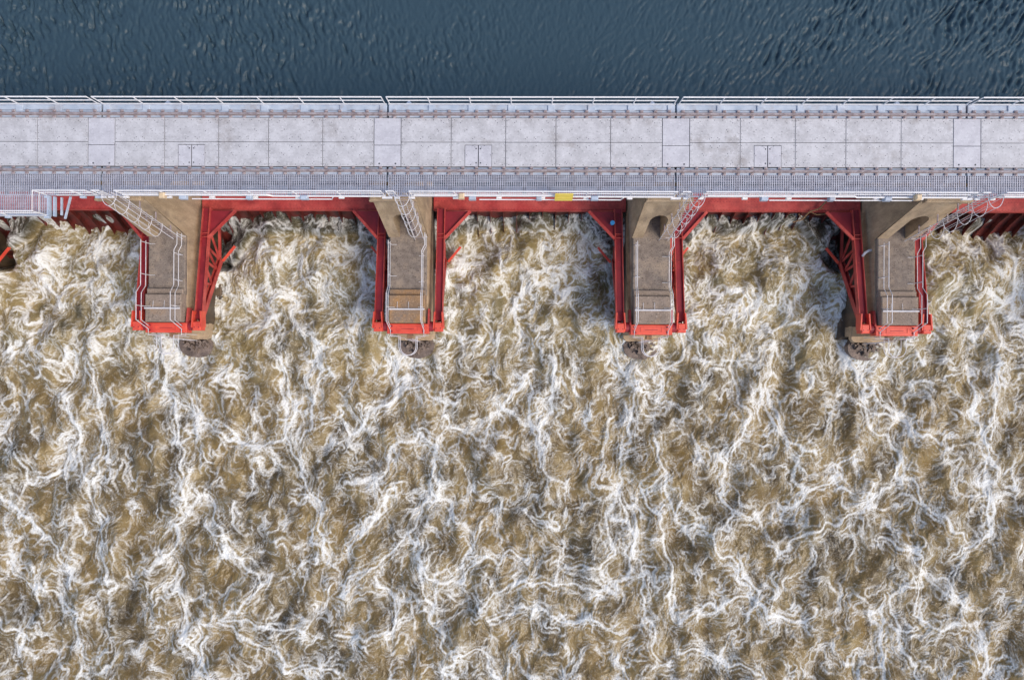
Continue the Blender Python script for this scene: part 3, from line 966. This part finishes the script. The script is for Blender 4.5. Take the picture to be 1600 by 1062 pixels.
for k in (1, 2, 3, 4):
    r = l0 if k == 1 else copy_tree(l0)
    r.location = (JX[k], 0, 0)
    tag(r, LD[k], 'ladder', 'caged ladders down to the piers')

# ------------------------------------------------------------------ pier handrails
def make_pier_rail():
    root = empty('pier_railing')
    def path(dz):
        zt = -6.5 + dz
        zb = -6.07 + dz
        zl = -7.40 + dz
        left = [(-.90, 5.7, zt), (-.90, 3.3, zt), (-.92, 2.9, zb), (-.92, 1.45, zb), (-.92, 1.0, zl), (-.92, .66, zl)]
        uu = [(-.46, .66, zl)] + [(-.46 * math.cos(math.pi * k / 10), .08 - .44 * math.sin(math.pi * k / 10), zl) for k in range(11)] + [(.46, .66, zl)]
        right = [(.88, .66, zl), (.88, 1.0, zl), (.88, 1.45, zb), (.88, 2.9, zb), (.86, 3.3, zt), (.86, 5.15, zt), (1.02, 5.45, zt), (1.02, 6.1, zt)]
        return left + uu + right
    for nm, dz, r in (('top_rail', 1.05, .022), ('mid_rail', .50, .019)):
        MB().tube(path(dz), r).build(nm, PIPE, root)
    for x, y, z in [(-.90, 5.6, -6.5), (-.90, 3.9, -6.5), (-.92, 2.2, -6.07), (.86, 5.0, -6.5), (.86, 3.6, -6.5), (.88, 2.2, -6.07), (1.02, 6.0, -6.5)]:
        e = -1 if x < 0 else 1
        MB().tube([(x, y, z), (x, y, z + 1.05)], .021).build('post', PIPE, root)
        MB().tube([(x, y, z + .06), (x - e * .28, y, z + .03)], .014, 5).build('foot', PIPE, root)
    for x, y in ((-.92, .72), (.88, .72), (-.46, .60), (.46, .60)):
        MB().tube([(x, y, -8.3), (x, y, -6.35)], .021).build('post', PIPE, root)
    MB().tube([(-.95, 2.10, -5.98), (.95, 2.10, -5.98)], .045).build('cross_pipe', PIPE, root)
    for x in (-.5, .1):
        MB().tube([(x, 2.12, -5.98), (x, 2.5, -6.03)], .012, 5).build('stay', PIPE, root)
    return root
PR = ['', 'white double pipe railing with looped end on the leftmost whole pier', 'white double pipe railing with looped end on the pier with orange stained steps',
      'white double pipe railing with looped end on the third pier', 'white double pipe railing with looped end on the fourth pier, rightmost in view']
r0 = make_pier_rail()
for k in (1, 2, 3, 4):
    r = r0 if k == 1 else copy_tree(r0)
    r.location = (JX[k], 0, 0)
    tag(r, PR[k], 'railing', 'pipe railings on the piers')

def make_nose_ladder():
    root = empty('nose_ladder')
    for x in (-.2, .2):
        MB().tube([(x, .52, -6.9), (x, .40, -10.2)], .022, 5).build('side_rail', PIPE, root)
    for i in range(10):
        z = -7.1 - i * .32
        MB().tube([(-.2, .52 + .036 * (z + 6.9), z), (.2, .52 + .036 * (z + 6.9), z)], .014, 5).build('rung', CLIP, root)
    MB().cbox(-.16, .16, .56, .78, -7.5, -7.15, .03).build('step_box', ORC, root)
    return root
NL = ['', 'small steel ladder inside the looped railing at the end of the leftmost whole pier', 'small steel ladder inside the looped railing of the pier with orange stained steps',
      'small steel ladder inside the looped railing at the end of the third pier', 'small steel ladder inside the looped railing at the end of the fourth pier']
n0 = make_nose_ladder()
for k in (1, 2, 3, 4):
    r = n0 if k == 1 else copy_tree(n0)
    r.location = (JX[k], 0, 0)
    tag(r, NL[k], 'ladder', 'small ladders down to the pier noses')

# ------------------------------------------------------------------ small things
sg = tag(empty('warning_sign', (1.45, DY - .14, .1)), 'yellow sign board fixed to the downstream railing near the middle', 'sign')
MB().add([(-.40, .02, .98), (.40, .02, .98), (.40, -.06, .52), (-.40, -.06, .52), (-.40, .05, .98), (.40, .05, .98), (.40, -.03, .52), (-.40, -.03, .52)],
         [(0, 1, 2, 3), (7, 6, 5, 4), (0, 4, 5, 1), (1, 5, 6, 2), (2, 6, 7, 3), (3, 7, 4, 0)]).build('upper_panel', YEL, sg)
MB().add([(-.40, -.07, .50), (.40, -.07, .50), (.40, -.12, .16), (-.40, -.12, .16), (-.40, -.04, .50), (.40, -.04, .50), (.40, -.09, .16), (-.40, -.09, .16)],
         [(0, 1, 2, 3), (7, 6, 5, 4), (0, 4, 5, 1), (1, 5, 6, 2), (2, 6, 7, 3), (3, 7, 4, 0)]).build('lower_panel', YEL, sg)

def make_lamp():
    root = empty('flood_lamp')
    MB().cbox(-.13, .13, -.16, .10, .45, .74, .05).build('housing', BOXT, root)
    MB().bar((0, .06, .0), (0, .06, .46), .06, .06, (0, 1, 0)).build('stem', CLIP, root)
    return root
lm0 = make_lamp()
for k, (x, lb) in enumerate(((-16.55, 'tan flood lamp on the railing above the leftmost whole pier'), (-3.12, 'tan flood lamp on the railing just right of the pier with orange stained steps'),
                             (17.15, 'tan flood lamp on the railing above the fourth pier'))):
    r = lm0 if k == 0 else copy_tree(lm0)
    r.location = (x, DY - .10, 0)
    tag(r, lb, 'lamp', 'flood lamps on the downstream railing')

c = MB()
c.tube([(0, 0, 0), (0, 0, .30)], .11, 10)
c.tube([(0, 0, .30), (0, 0, .325)], .125, 10)
o = c.build('bucket', BLUE)
o.location = (4.55, 6.95, -7.62)
tag(o, 'small bright blue bucket on the red gate corner left of the third pier', 'bucket')

p = tag(empty('drain_pipe', (18.62, 5.35, -7.2)), 'short curved white pipe sticking out of the left flank of the fourth pier', 'pipe')
MB().tube([(.10, .12, .05), (-.15, .10, .08), (-.34, -.02, .02), (-.44, -.20, -.1)], .07, 8).build('pipe', PIPE, p, True)

b = MB()
b.tube([(-1.6, -.15, 0), (-1.1, .0, .05), (-.7, .42, .12), (-.25, .55, .22), (.15, .95, .28)], .045, 5)
b.tube([(-.7, .42, .12), (-.3, .25, .10), (.2, .3, .05)], .03, 5)
b.tube([(-1.1, 0, .05), (-1.3, .3, .1)], .028, 5)
b.tube([(-.25, .55, .22), (.05, .6, .2)], .025, 5)
o = b.build('driftwood_branch', WOOD)
o.location = (16.3, 7.3, -8.22)
tag(o, 'dead brown branch lying on the right corner of the gate left of the fourth pier', 'branch')

gm = MB()
rg = random.Random(3)
for i in range(70):
    x, y = rg.uniform(-.35, .35), rg.uniform(-.14, .14)
    a = rg.uniform(0, 6.28); t = rg.uniform(.12, .34)
    dx, dy = math.cos(a) * t * .7, math.sin(a) * t * .7
    nx_, ny_ = -dy * .10, dx * .10
    gm.add([(x - nx_, y - ny_, 0), (x + nx_, y + ny_, 0), (x + dx, y + dy, t), ], [(0, 1, 2)])
o = gm.build('weed_tuft', GRAS)
o.location = (4.95, 7.42, -7.95)
tag(o, 'dark green weeds caught on the red gate corner beside the third pier', 'weeds')
